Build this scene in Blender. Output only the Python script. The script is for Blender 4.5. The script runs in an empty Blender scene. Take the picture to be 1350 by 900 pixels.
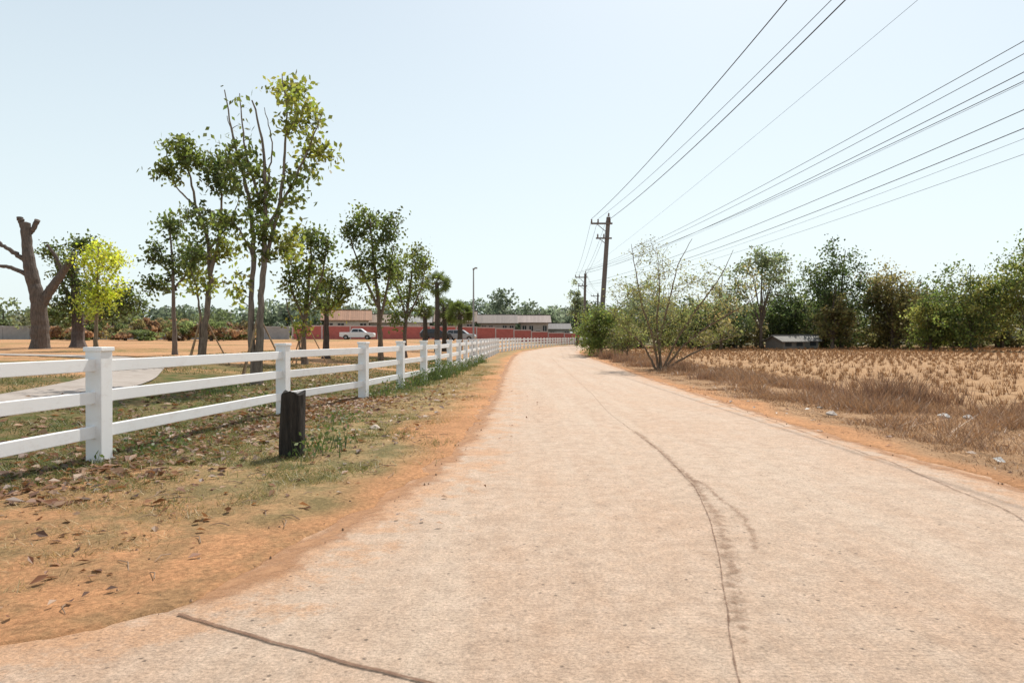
import bpy, math, numpy as np
from mathutils import Vector
rng=np.random.default_rng(11)
sc=bpy.context.scene
# ------------------------------------------------------------------ utils
def ss(a,b,x):
    t=np.clip((np.asarray(x,float)-a)/(b-a),0,1); return t*t*(3-2*t)
_lat=np.random.default_rng(3).random((256,256))
def vnoise(x,y,s=1.0,o=3):
    x=np.asarray(x,float)*s; y=np.asarray(y,float)*s; r=0; a=1; t=0
    for k in range(o):
        xi=np.floor(x).astype(int); yi=np.floor(y).astype(int); fx=x-xi; fy=y-yi
        fx=fx*fx*(3-2*fx); fy=fy*fy*(3-2*fy)
        g=lambda i,j:_lat[(xi+i+17*k)%256,(yi+j+31*k)%256]
        r=r+a*((g(0,0)*(1-fx)+g(1,0)*fx)*(1-fy)+(g(0,1)*(1-fx)+g(1,1)*fx)*fy)
        t+=a; a*=.5; x=x*2.03; y=y*2.03
    return r/t
LE=np.array([[-40,-14],[-15,-8],[2,-3.9],[3.26,-2.45],[3.74,-1.91],[4.77,-1.56],[5.72,-1.30],[6.89,-1.03],[8.65,-.82],[11.6,-.65],[17.8,-.49],[29.3,-.42],[52,0],[71,1.2],[96,4.8],[123,10.5],[160,20],[220,40],[2500,900]])
RE=np.array([[-40,6],[-15,5.6],[6.7,5.04],[9.2,4.88],[14.8,4.85],[24,4.95],[43,5.5],[61,6.0],[71,6.9],[96,10.8],[123,16.8],[160,27],[220,48],[2500,910]])
FE=np.array([[-40,-9.5],[-15,-7],[3.5,-5.4],[8.13,-4.92],[13,-4.33],[16.5,-3.6],[19.6,-3.24],[23.7,-2.66],[30,-2.35],[43,-1.9],[65,-1.3],[85,1.0],[100,3.8],[123,8.7],[160,18],[220,38],[2500,895]])
le=lambda y:np.interp(y,LE[:,0],LE[:,1]); re_=lambda y:np.interp(y,RE[:,0],RE[:,1]); fe=lambda y:np.interp(y,FE[:,0],FE[:,1])
def terr(x,y):
    u=fe(y)-x
    return .65*ss(1,14,u)+.45*ss(2,20,u)*ss(30,100,y)
def terr1(x,y): return float(terr(x,y))

class Buf:
    def __init__(s): s.V=[];s.F=[];s.C=[];s.M=[];s.n=0
    def add(s,v,f,c,m=0):
        v=np.asarray(v,float); f=np.asarray(f,int)
        c=np.asarray(c,float)
        if c.ndim==1: c=np.tile(c[:3],(len(v),1))
        s.V.append(v); s.F.append(f+s.n); s.C.append(c[:,:3]); s.M.append(np.full(len(f),m)); s.n+=len(v)
    def build(s,name,mats,smooth=False,loc=(0,0,0)):
        V=np.concatenate(s.V);F=np.concatenate(s.F);C=np.concatenate(s.C);M=np.concatenate(s.M)
        me=bpy.data.meshes.new(name); me.vertices.add(len(V)); me.vertices.foreach_set('co',V.ravel())
        me.loops.add(F.size); me.loops.foreach_set('vertex_index',F.ravel().astype(np.int32))
        me.polygons.add(len(F)); me.polygons.foreach_set('loop_start',np.arange(0,F.size,4,dtype=np.int32))
        me.update(calc_edges=True)
        me.polygons.foreach_set('material_index',M.astype(np.int32))
        me.polygons.foreach_set('use_smooth',np.full(len(F),smooth))
        a=me.color_attributes.new('Col','FLOAT_COLOR','POINT')
        a.data.foreach_set('color',np.c_[C,np.ones(len(C))].ravel())
        for m in mats: me.materials.append(m)
        ob=bpy.data.objects.new(name,me); ob.location=loc; sc.collection.objects.link(ob); return ob
def tube(b,pts,rad,col,m=0,sides=7,cap=True):
    P=np.asarray(pts,float); k=len(P); rad=np.asarray(rad,float)
    T=np.gradient(P,axis=0); T/=np.linalg.norm(T,axis=1)[:,None]+1e-9
    ref=np.where(np.abs(T[:,2:3])>.9,[[1.,0,0]],[[0.,0,1.]])
    ref=np.tile(ref[0],(k,1))
    U=np.cross(T,ref); U/=np.linalg.norm(U,axis=1)[:,None]+1e-9; W=np.cross(T,U)
    a=np.linspace(0,2*np.pi,sides,endpoint=False)
    R=P[:,None]+rad[:,None,None]*(np.cos(a)[None,:,None]*U[:,None]+np.sin(a)[None,:,None]*W[:,None])
    v=R.reshape(-1,3)
    i=np.arange(k-1)[:,None]*sides; j=np.arange(sides)[None]; j2=(j+1)%sides
    f=np.stack([i+j,i+j2,i+sides+j2,i+sides+j],-1).reshape(-1,4)
    b.add(v,f,col,m)
    if cap and rad[-1]>.01:
        c=np.r_[R[-1],[P[-1]+T[-1]*rad[-1]*.3]]
        q=[[t,(t+1)%sides,(t+2)%sides,sides] for t in range(0,sides-1,2)]
        b.add(c,np.array(q),col,m)
def box(b,cx,cy,cz,sx,sy,sz,col,m=0,rz=0):
    v=np.array([[x,y,z] for z in(-.5,.5) for y in(-.5,.5) for x in(-.5,.5)])*[sx,sy,sz]
    c,s=math.cos(rz),math.sin(rz); v=np.c_[v[:,0]*c-v[:,1]*s,v[:,0]*s+v[:,1]*c,v[:,2]]+[cx,cy,cz]
    b.add(v,[[0,2,3,1],[4,5,7,6],[0,1,5,4],[2,6,7,3],[0,4,6,2],[1,3,7,5]],col,m)
def unit(n):
    v=rng.normal(size=(n,3)); return v/np.linalg.norm(v,axis=1)[:,None]
def leaves(b,c,size,col,m=1,asp=.3,droop=.4):
    n=len(c); a=unit(n); a[:,2]-=droop; a/=np.linalg.norm(a,axis=1)[:,None]
    w=np.cross(a,unit(n)); w/=np.linalg.norm(w,axis=1)[:,None]+1e-9
    s=np.broadcast_to(size,(n,))[:,None]
    v=np.stack([c-a*s*.5,c+w*s*asp-a*s*.05,c+a*s*.5,c-w*s*asp-a*s*.05],1).reshape(-1,3)
    b.add(v,np.arange(4*n).reshape(-1,4),np.repeat(col,4,0),m)
def blades(b,x,y,z,h,w,col,lean=.4,m=0):
    n=len(x); a=rng.random(n)*2*np.pi; dx=np.cos(a)*w/2; dy=np.sin(a)*w/2
    l=rng.normal(size=(n,2))*lean*np.asarray(h)[:,None]
    p=np.c_[x,y,z]; d=np.c_[dx,dy,0*dx]; t=p+np.c_[l,h]
    v=np.stack([p-d,p+d,t+d*.25,t-d*.25],1).reshape(-1,3)
    b.add(v,np.arange(4*n).reshape(-1,4),np.repeat(col,4,0),m)
# ------------------------------------------------------------------ materials
def mat(name,build):
    m=bpy.data.materials.new(name); m.use_nodes=True; nt=m.node_tree; nt.nodes.clear()
    o=nt.nodes.new('ShaderNodeOutputMaterial'); s=build(nt); nt.links.new(s,o.inputs[0]); return m
def N(nt,t,**k):
    n=nt.nodes.new(t)
    for a,v in k.items(): setattr(n,a,v)
    return n
def noise(nt,scale,detail=5,rough=.6,vec=None,sv=None):
    n=N(nt,'ShaderNodeTexNoise'); n.inputs['Scale'].default_value=scale; n.inputs['Detail'].default_value=detail; n.inputs['Roughness'].default_value=rough
    if vec is None: vec=N(nt,'ShaderNodeNewGeometry').outputs['Position']
    if sv:
        mp=N(nt,'ShaderNodeMapping'); mp.inputs['Scale'].default_value=sv; nt.links.new(vec,mp.inputs[0]); vec=mp.outputs[0]
    nt.links.new(vec,n.inputs['Vector']); return n.outputs['Fac']
def ramp(nt,f,stops):
    r=N(nt,'ShaderNodeValToRGB'); e=r.color_ramp.elements
    while len(e)<len(stops): e.new(.5)
    for i,(p,c) in enumerate(stops):
        e[i].position=p; e[i].color=tuple(c)[:3]+(1,) if hasattr(c,'__len__') else (c,c,c,1)
    nt.links.new(f,r.inputs[0]); return r.outputs[0]
def mixc(nt,f,a,b,mode='MIX'):
    n=N(nt,'ShaderNodeMix',data_type='RGBA',blend_type=mode)
    for i,v in ((0,f),(6,a),(7,b)):
        if isinstance(v,(int,float)): n.inputs[i].default_value=v
        elif isinstance(v,tuple): n.inputs[i].default_value=v[:3]+(1,)
        else: nt.links.new(v,n.inputs[i])
    return n.outputs[2]
def mth(nt,op,a,b,c=None):
    n=N(nt,'ShaderNodeMath',operation=op)
    for i,v in enumerate((a,b,c)):
        if v is None: continue
        if isinstance(v,(int,float)): n.inputs[i].default_value=v
        else: nt.links.new(v,n.inputs[i])
    return n.outputs[0]
def prin(nt,col,rough=.8,bump=None,bs=.3,bd=.02,spec=.3,metal=0):
    p=N(nt,'ShaderNodeBsdfPrincipled'); p.inputs['Specular IOR Level'].default_value=spec; p.inputs['Metallic'].default_value=metal
    if isinstance(col,tuple): p.inputs['Base Color'].default_value=col[:3]+(1,)
    else: nt.links.new(col,p.inputs['Base Color'])
    if isinstance(rough,(int,float)): p.inputs['Roughness'].default_value=rough
    else: nt.links.new(rough,p.inputs['Roughness'])
    if bump is not None:
        b=N(nt,'ShaderNodeBump'); b.inputs['Strength'].default_value=bs; b.inputs['Distance'].default_value=bd
        nt.links.new(bump,b.inputs['Height']); nt.links.new(b.outputs[0],p.inputs['Normal'])
    return p.outputs[0]
def attr(nt,name,o='Color'): return N(nt,'ShaderNodeAttribute',attribute_name=name).outputs[o]
def leafmat(name,tr=.4,val=1.6):
    def f(nt):
        c=attr(nt,'Col')
        d=N(nt,'ShaderNodeBsdfPrincipled'); d.inputs['Roughness'].default_value=.5; d.inputs['Specular IOR Level'].default_value=.4
        t=N(nt,'ShaderNodeBsdfTranslucent'); h=N(nt,'ShaderNodeHueSaturation'); h.inputs['Value'].default_value=val; h.inputs['Saturation'].default_value=1.1
        nt.links.new(c,h.inputs['Color']); nt.links.new(h.outputs[0],t.inputs[0]); nt.links.new(c,d.inputs['Base Color'])
        m=N(nt,'ShaderNodeMixShader'); m.inputs[0].default_value=tr
        nt.links.new(d.outputs[0],m.inputs[1]); nt.links.new(t.outputs[0],m.inputs[2]); return m.outputs[0]
    return mat(name,f)
M_leaf=leafmat('leaf',.5,1.9); M_grass=leafmat('grass_blade',.3,1.2); M_dry=leafmat('dry_straw',.3,1.2)
M_bark=mat('bark',lambda nt:prin(nt,mixc(nt,1.0,attr(nt,'Col'),ramp(nt,noise(nt,5,6,.7,sv=(3,3,.6)),[(.3,.5),(.7,1.5)]),'MULTIPLY'),.9,noise(nt,14,6,.7,sv=(2,2,.4)),.6,.03))
M_col=mat('painted',lambda nt:prin(nt,mixc(nt,1.0,attr(nt,'Col'),ramp(nt,noise(nt,1.5,6,.7),[(.3,.78),(.7,1.08)]),'MULTIPLY'),.7))
M_fence=mat('white_fence_paint',lambda nt:prin(nt,mixc(nt,ramp(nt,noise(nt,3,6,.75,sv=(1,1,1.6)),[(.52,0.),(.75,.35)]),(.82,.82,.82),(.5,.42,.34)),.5,noise(nt,40,3),.15,.004))
M_metal=mat('galvanised',lambda nt:prin(nt,(.3,.3,.31),.5,metal=.6))
M_glass=mat('dark_glass',lambda nt:prin(nt,(.02,.025,.03),.08,spec=.6))
M_tyre=mat('tyre',lambda nt:prin(nt,(.02,.02,.02),.85))
def carpaint(n,c): return mat(n,lambda nt:prin(nt,c,.3,spec=.5))
M_wire=mat('cable',lambda nt:prin(nt,(.05,.05,.055),.6))
M_char=mat('charred_wood',lambda nt:prin(nt,ramp(nt,noise(nt,6,6,.7,sv=(5,5,.5)),[(.3,(.012,.011,.01)),(.6,(.06,.05,.042)),(.8,(.16,.135,.11))]),.9,noise(nt,12,6,.7,sv=(5,5,.5)),1,.04))
def f_ground(nt):
    a=attr(nt,'colA'); b=attr(nt,'colB')
    n1=ramp(nt,noise(nt,2.2,8,.72),[(.42,0.),(.58,1.)])
    c=mixc(nt,n1,a,b)
    c=mixc(nt,1.0,c,ramp(nt,noise(nt,24,6,.8),[(.32,.55),(.66,1.4)]),'MULTIPLY')
    c=mixc(nt,1.0,c,ramp(nt,noise(nt,.25,4,.6),[(.3,.88),(.7,1.15)]),'MULTIPLY')
    return prin(nt,c,.95,noise(nt,30,8,.8),.8,.035,.1)
M_ground=mat('soil_and_grass',f_ground)
def f_road(nt):
    base=ramp(nt,noise(nt,3.5,8,.75),[(.3,(.38,.26,.18)),(.5,(.47,.335,.24)),(.7,(.53,.395,.30))])
    base=mixc(nt,ramp(nt,noise(nt,1.1,6,.65,sv=(1.6,.10,1)),[(.42,0.),(.66,.55)]),base,(.52,.41,.315))
    e=attr(nt,'edge','Fac')
    sm=mth(nt,'MULTIPLY_ADD',noise(nt,2.2,9,.75),1.9,e)
    base=mixc(nt,ramp(nt,sm,[(.55,.85),(.85,.5),(1.25,.0)]),base,(.49,.26,.13))
    base=mixc(nt,ramp(nt,noise(nt,.45,9,.78,sv=(1,.45,1)),[(.46,0.),(.72,.55)]),base,(.46,.275,.165))
    base=mixc(nt,1.0,base,ramp(nt,noise(nt,45,7,.9),[(.36,.5),(.5,1.0),(.66,1.4)]),'MULTIPLY')
    base=mixc(nt,1.0,base,ramp(nt,noise(nt,9,8,.85),[(.36,.80),(.62,1.14)]),'MULTIPLY')
    pos=N(nt,'ShaderNodeNewGeometry').outputs['Position']
    v=N(nt,'ShaderNodeTexVoronoi'); v.inputs['Scale'].default_value=11; nt.links.new(pos,v.inputs['Vector'])
    pit=ramp(nt,mth(nt,'MULTIPLY_ADD',noise(nt,30,3),.25,v.outputs['Distance']),[(.19,.38),(.28,1.)])
    msk=ramp(nt,noise(nt,.8,3,.5),[(.36,0.),(.52,1.)])
    base=mixc(nt,msk,base,mixc(nt,1.0,base,pit,'MULTIPLY'))
    w=N(nt,'ShaderNodeTexWave',wave_type='BANDS',bands_direction='Y'); w.inputs['Scale'].default_value=9; w.inputs['Distortion'].default_value=9; w.inputs['Detail'].default_value=5; w.inputs['Detail Scale'].default_value=3
    nt.links.new(pos,w.inputs['Vector'])
    base=mixc(nt,ramp(nt,noise(nt,.7,3),[(.42,.0),(.6,.4)]),base,mixc(nt,1.0,base,ramp(nt,w.outputs['Fac'],[(.0,.8),(1.,1.1)]),'MULTIPLY'))
    hm=mth(nt,'MULTIPLY_ADD',w.outputs['Fac'],.15,noise(nt,55,8,.85))
    return prin(nt,base,.8,hm,.6,.018,.3)
M_road=mat('dusty_concrete',f_road)
M_path=mat('path_concrete',lambda nt:prin(nt,ramp(nt,noise(nt,2,7,.7),[(.3,(.29,.24,.205)),(.7,(.40,.35,.31))]),.9,noise(nt,40,4),.2,.01))
def f_rib(cols,lo,hi,sc1,amp=1.8,mx=1.):
    def f(nt):
        k=mth(nt,'MULTIPLY_ADD',mth(nt,'SUBTRACT',noise(nt,sc1,8,.8),.5),amp,attr(nt,'Col','Fac'))
        al=ramp(nt,k,[(lo,0.),(hi,mx)])
        s=prin(nt,ramp(nt,noise(nt,30,7,.8),cols),.95,noise(nt,35,6,.8),.7,.02)
        m=N(nt,'ShaderNodeMixShader'); nt.links.new(al,m.inputs[0]); nt.links.new(N(nt,'ShaderNodeBsdfTransparent').outputs[0],m.inputs[1]); nt.links.new(s,m.inputs[2]); return m.outputs[0]
    return f
M_crack=mat('crack_grime',f_rib([(.35,(.13,.065,.04)),(.7,(.29,.17,.11))],.42,.95,10,1.6,.85))
M_patch=mat('worn_patch',f_rib([(.35,(.22,.135,.085)),(.5,(.37,.24,.16)),(.7,(.48,.34,.25))],.35,1.2,12,3.0,.75))
M_sand=mat('drifted_sand',f_rib([(.3,(.38,.19,.095)),(.7,(.52,.29,.155))],.40,1.0,3.5,2.2,.9))
# ------------------------------------------------------------------ ground
def geo(a,b,n): return np.sign(a)*np.geomspace(abs(a),abs(b),n)
xs=np.concatenate([geo(-2500,-40,25)[:-1],np.arange(-40,-8,.4),np.arange(-8,7,.06),np.arange(7,40,.35),geo(40,2500,26)])
ys=np.concatenate([np.arange(-40,2.4,1.),np.arange(2.4,14,.055),np.arange(14,30,.13),np.arange(30,110,.6),geo(110,2500,30)])
X,Y=np.meshgrid(xs,ys); x=X.ravel(); y=Y.ravel()
L=le(y)-x; R=x-re_(y); U=fe(y)-x
nz=vnoise(x,y,2.3,4)-.5; nb=vnoise(x+40,y+9,.5,4)
inn=np.minimum(-L,-R)+nz*.38*(1-ss(25,60,y))
under=ss(-.06,.10,inn)
verge=terr(x,y)+(.014+.06*(vnoise(x,y,3,3)-.5)*ss(0,.6,np.maximum(L,R)))*(1-ss(25,70,y))
z=verge*(1-under)+(-.07)*under
nx,ny=len(xs),len(ys)
i=(np.arange(ny-1)[:,None]*nx+np.arange(nx-1)[None]).ravel()
gb=Buf(); gb.add(np.c_[x,y,z],np.c_[i,i+1,i+nx+1,i+nx],(1,1,1))
ground=gb.build('ground',[M_ground],True)
def lay(c0,c1,m): return c0*(1-m[:,None])+np.asarray(c1)*m[:,None]
dirt=np.array([.50,.255,.125]); tan=np.array([.37,.25,.125]); olive=np.array([.20,.165,.075]); green=np.array([.085,.10,.03]); red=np.array([.48,.25,.13]); straw=np.array([.43,.27,.15])
A=np.tile([.2,.17,.08],(len(x),1)); B=np.tile([.12,.13,.05],(len(x),1))
left=(L>-1).astype(float); right=(R>-1).astype(float)
n2=nb-.5
A=lay(A,tan,left); B=lay(B,olive,left)
park=ss(-1.0,.8,U+n2*2)
A=lay(A,green,park*left); B=lay(B,[.20,.14,.065],park*left)  # lawn green darkened, standing in for tree and fence shade
rp=park*np.clip(ss(20,30,y+14*n2)*.9+ss(6,10,U)*ss(.45,.6,nb),0,1)
A=lay(A,red,rp); B=lay(B,[.42,.25,.13],rp)
gr2=rp*ss(.52,.62,vnoise(x,y,.12,3)); B=lay(B,[.15,.14,.05],gr2)
d=left*(1-ss(.15,1.1,L+n2*2.2-.9*(1-ss(4,7,y))*1.0)); A=lay(A,dirt,d); B=lay(B,dirt*.85,d)
d2=left*(1-park)*(1-ss(5,8,y+n2*6)); A=lay(A,dirt,d2*.85); B=lay(B,[.34,.21,.105],d2*.7)
A=lay(A,[.31,.185,.10],right); B=lay(B,[.39,.24,.135],right)
fld=right*ss(3.,4.2,R+n2); A=lay(A,straw,fld); B=lay(B,[.33,.19,.095],fld)
d=right*(1-ss(.2,.8,R+n2*1.4)); A=lay(A,dirt,d); B=lay(B,dirt*.85,d)
far=ss(100,140,y)*1.0; A=lay(A,[.17,.16,.08],far*np.clip(right+left*ss(110,150,y),0,1)); B=lay(B,[.22,.17,.09],far)
for nm,cc in(('colA',A),('colB',B)):
    a=ground.data.color_attributes.new(nm,'FLOAT_COLOR','POINT'); a.data.foreach_set('color',np.c_[cc,np.ones(len(cc))].ravel())
# road
yy=np.concatenate([np.arange(-40,2,1.),np.arange(2,30,.2),np.arange(30,260,1.5)]); nc=30
t=np.linspace(0,1,nc); l=le(yy)-.25; r=re_(yy)+.25
RX=l[:,None]+(r-l)[:,None]*t; RY=np.repeat(yy[:,None],nc,1)
rb=Buf(); k=(np.arange(len(yy)-1)[:,None]*nc+np.arange(nc-1)[None]).ravel()
rb.add(np.c_[RX.ravel(),RY.ravel(),0*RX.ravel()],np.c_[k,k+1,k+nc+1,k+nc],(1,1,1))
road=rb.build('concrete_road',[M_road],True)
a=road.data.attributes.new('edge','FLOAT','POINT'); ed=np.minimum((RX-le(RY))*.45,(re_(RY)-RX)*.7)-.25; a.data.foreach_set('value',ed.ravel().astype(np.float32))
def ribbon(b,pts,w,z,step=.05,wob=.02,wv=.3,cen=1.0,fade=.6):
    P=np.array(pts,float); sl=np.r_[0,np.cumsum(np.linalg.norm(np.diff(P,axis=0),axis=1))]
    n=max(4,int(sl[-1]/step)); q=np.linspace(0,sl[-1],n)
    X=np.interp(q,sl,P[:,0]);Y=np.interp(q,sl,P[:,1])
    K=int(1.0/step)//2*2+1
    if n>3*K:
        ker=np.ones(K)/K; X=np.convolve(np.pad(X,K//2,'edge'),ker,'valid');Y=np.convolve(np.pad(Y,K//2,'edge'),ker,'valid')
    T=np.gradient(np.c_[X,Y],axis=0); T/=np.linalg.norm(T,axis=1)[:,None]; Nn=np.c_[-T[:,1],T[:,0]]
    wo=(vnoise(q,q*0+5,2.2,5)-.5)*wob*2
    ww=w/2*(1+wv*(vnoise(q,q*0+1,2.5,3)-.5)*2)
    C=np.c_[X,Y]+Nn*wo[:,None]
    v=np.empty((3*n,3)); v[0::3,:2]=C+Nn*ww[:,None]; v[1::3,:2]=C; v[2::3,:2]=C-Nn*ww[:,None]; v[:,2]=z
    c=np.full((3*n,3),-.6); fd=ss(0,fade,np.minimum(q,sl[-1]-q)); c[1::3]=(-.6+(cen+.6)*fd)[:,None]
    j=np.arange(n-1)*3; f=np.r_[np.c_[j,j+1,j+4,j+3],np.c_[j+1,j+2,j+5,j+4]]; b.add(v,f,c)
cb=Buf()
ribbon(cb,[(-1.95,3.76),(-1.2,3.37),(-.41,2.96),(.4,2.54),(1.2,2.1)],.07,.008,.02,.03,.6,1.2,.1)
ribbon(cb,[(.9,2.4),(.97,3.0),(1.25,4.0),(1.62,5.5),(1.84,6.9),(1.94,8.9),(1.9,13.4),(2.1,18),(2.3,26),(2.5,37),(3,55)],.05,.008,.04,.015,.5,.8)
ribbon(cb,[(3.5,3.9),(4.25,5.67),(4.55,8.2),(4.6,11.5),(4.65,16)],.07,.008,.04,.05,.6,.9)
for yj,xl,xr in((13.5,-.6,1.9),(19.5,-.4,4.9),(26,-.4,4.9),(34,-.3,5.2)): ribbon(cb,[(xl,yj),(xr,yj-.3)],.05,.008,.05,.01,.4,.7)
joint=cb.build('road_joints',[M_crack])
pb=Buf()
ribbon(pb,[(1.88,8.6),(1.93,7.4),(1.95,6.2),(1.88,5.5),(1.74,4.9),(1.55,4.4),(1.33,4.0)],.26,.0055,.03,.06,.6,.7,1.2)
ribbon(pb,[(1.98,12),(1.97,10.5),(1.93,8.6),(1.86,6.9),(1.68,5.5),(1.36,4.2),(1.08,3.1),(1.0,2.4)],.40,.004,.03,.03,.5,.7,1.5)
pb.build('worn_concrete_patch',[M_patch])
sb=Buf()
yl=np.linspace(3.3,60,90); ribbon(sb,np.c_[le(yl)+.05,yl],1.2,.0035,.06,.12,.6,.9,1.)
yl=np.linspace(5,60,60); ribbon(sb,np.c_[re_(yl)-.03,yl],.8,.0035,.06,.08,.6,.8,1.)
sb.build('sand_drift',[M_sand])
# park path
pth=np.array([(-8.6,1),(-9.1,7),(-9.6,12),(-10.4,18),(-13,24),(-18,29),(-26,33),(-40,34),(-70,33)])
q=np.linspace(0,len(pth)-1,160); px=np.interp(q,range(len(pth)),pth[:,0]); py=np.interp(q,range(len(pth)),pth[:,1])
kk=np.ones(13)/13; px=np.convolve(np.pad(px,6,'edge'),kk,'valid'); py=np.convolve(np.pad(py,6,'edge'),kk,'valid')
T=np.gradient(np.c_[px,py],axis=0);T/=np.linalg.norm(T,axis=1)[:,None]; Nn=np.c_[-T[:,1],T[:,0]]
v=[];nw=5
for tt in np.linspace(-.8,.8,nw):
    a_=np.c_[px,py]+Nn*tt; v.append(np.c_[a_,terr(a_[:,0],a_[:,1])+.045])
v=np.stack(v,1).reshape(-1,3); j=(np.arange(159)[:,None]*nw+np.arange(nw-1)[None]).ravel()
b=Buf(); b.add(v,np.c_[j,j+1,j+nw+1,j+nw],(1,1,1)); b.build('park_footpath',[M_path],True)
# ------------------------------------------------------------------ fence
b=Buf(); W=(1,1,1)
posts=[(-6.3,-6.5),(-5.85,-1.5),(-5.4,3.5),(-4.92,8.13),(-4.36,13.0),(-3.59,16.5),(-3.2,19.6),(-2.87,22.2),(-2.64,24.4)]
yq=27.2
while yq<200:
    posts.append((float(fe(yq)),yq)); yq+=2.9
for n_,(a_,c_) in enumerate(posts):
    p0=np.array(posts[max(n_-1,0)]);p1=np.array(posts[min(n_+1,len(posts)-1)]); rz=math.atan2(*(p1-p0)[::-1])
    g=terr1(a_,c_)
    box(b,a_,c_,g+.62,.2,.2,1.44,W,0,rz); box(b,a_,c_,g+1.355,.235,.235,.05,W,0,rz)
    if n_<len(posts)-1:
        q=np.array(posts[n_+1]); m_=(q+[a_,c_])/2; dd=q-[a_,c_]; Ln=np.linalg.norm(dd)-.18; r2=math.atan2(dd[1],dd[0])
        for zz in(1.165,.785,.375): box(b,m_[0],m_[1],g+zz+rng.normal()*.006,Ln,.06,.145,W,0,r2)
fo=b.build('white_rail_fence',[M_fence]); bv=fo.modifiers.new('bevel','BEVEL'); bv.width=.008; bv.segments=2
# stump post
b=Buf(); hh=np.linspace(-.05,.80,10)
ang=np.linspace(0,2*np.pi,20,endpoint=False); vv=[]
for h_ in hh:
    rr=.15*(1+.10*np.sin(ang*5+1)+.05*np.sin(ang*9+h_*3))*(1.1-.12*h_); rr=np.minimum(rr,.14/np.maximum(np.abs(np.cos(ang)),np.abs(np.sin(ang))))
    vv.append(np.c_[-2.75+rr*np.cos(ang)+.02*h_,8.54+rr*np.sin(ang),h_+(h_>.7)*.03*np.sin(ang*3)+(h_>.7)*rng.normal(size=20)*.012])
v=np.concatenate(vv); i_=(np.arange(9)[:,None]*20); j_=np.arange(20)[None]
b.add(v,np.stack([i_+j_,i_+(j_+1)%20,i_+20+(j_+1)%20,i_+20+j_],-1).reshape(-1,4),W)
tp=np.r_[vv[-1],[[-2.73,8.54,.77]]]; b.add(tp,[[t_,(t_+1)%20,(t_+2)%20,20] for t_ in range(0,20,2)],W)
b.build('charred_wooden_post',[M_char])
# ------------------------------------------------------------------ trees
def resample(P,n):
    P=np.asarray(P,float); s=np.r_[0,np.cumsum(np.linalg.norm(np.diff(P,axis=0),axis=1))]; q=np.linspace(0,s[-1],n)
    Q=np.stack([np.interp(q,s,P[:,k]) for k in range(3)],1)
    for _ in range(2): Q[1:-1]=(Q[:-2]+2*Q[1:-1]+Q[2:])/4
    return Q
def tree(name,base,limbs,blobs,leaf,cols,bark=(.16,.12,.09),spread=.32,twig=.012,droop=.4,asp=.3,sides=7,extra=None):
    """limbs: (pts3d,r0,r1); blobs: (cx,cy,cz,rx,ry,rz,clumps,leaves_per_clump,colour index)"""
    b=Buf(); att=[]
    for P,r0,r1 in limbs:
        n=max(6,int(len(P)*5)); Q=resample(P,n); Q[1:-1]+=rng.normal(size=(n-2,3))*(max(r0*.12,.01) if r0<.2 else r0*.03)
        R_=np.linspace(r0,r1,n)*(1+rng.normal(size=n)*(.05 if r0<.2 else .025))
        if Q[0,2]<.3: R_[0]*=1.5;R_[1]*=1.12; Q[0,2]-=.1
        tube(b,Q,R_,bark,0,sides); att.append(Q[n//4:])
    att=np.concatenate(att)
    for bl in blobs:
        cx,cy,cz,rx,ry,rz,nc_,nl,ci=bl
        for _ in range(nc_):
            u_=unit(1)[0]*rng.random()**.45; p=np.array([cx+rx*u_[0],cy+ry*u_[1],cz+rz*u_[2]])
            dd=np.linalg.norm(att-p,axis=1)+np.maximum(0,att[:,2]-p[2]+.15)*1.2
            q_=att[np.argmin(dd)]; mid=(p+q_)/2+rng.normal(size=3)*.08*np.linalg.norm(p-q_)+[0,0,.07*np.linalg.norm(p-q_)]
            Q=resample([q_,mid,p],6); tube(b,Q,np.linspace(twig*(1+.6*np.linalg.norm(p-q_)),twig*.35,6),bark,0,4,False)
            att=np.r_[att,Q[2:5]]
            if nl>0:
                c=p+rng.normal(size=(nl,3))*spread*[1,1,.75]
                k_=nl//3; tt=rng.random(k_)[:,None]; c[:k_]=Q[2]+(p-Q[2])*tt+rng.normal(size=(k_,3))*spread*.45
                cc=np.array(cols[ci])*(rng.uniform(.55,1.4))*rng.uniform(.7,1.3,(nl,1))*rng.uniform(.9,1.1,(nl,3))
                leaves(b,c,leaf*rng.uniform(.6,1.25,nl),cc,1,asp,droop)
    if extra: extra(b)
    return b.build(name,[M_bark,M_leaf],False,(base[0],base[1],terr1(*base)))
def S(o,s,pts):
    r=[]; yv=0
    for k,p in enumerate(pts):
        if len(p)==3: yv=p[2]*s
        elif k: yv+=rng.normal()*.25*s*12
        r.append(((p[0]-o[0])*s,yv,(o[1]-p[1])*s))
    return r
def BL(o,s,l): return [((a-o[0])*s,rng.normal()*rx*s*.3,(o[1]-c)*s,rx*s,max(rx,rz)*s*.9,rz*s,nc_,nl,ci) for a,c,rx,rz,nc_,nl,ci in l]
G=(.125,.15,.042);YG=(.20,.215,.052);DG=(.09,.115,.036);YL=(.42,.45,.075)
def stakes(r,hh,n=3):
    def f(b):
        for k in range(n):
            a_=k*2*np.pi/n+.4; tube(b,[(r*math.cos(a_),r*math.sin(a_),-.1),(0.08*math.cos(a_),.08*math.sin(a_),hh)],[.03,.025],(.3,.2,.12),0,5)
    return f
o=(340,512);s=1/45
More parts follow.
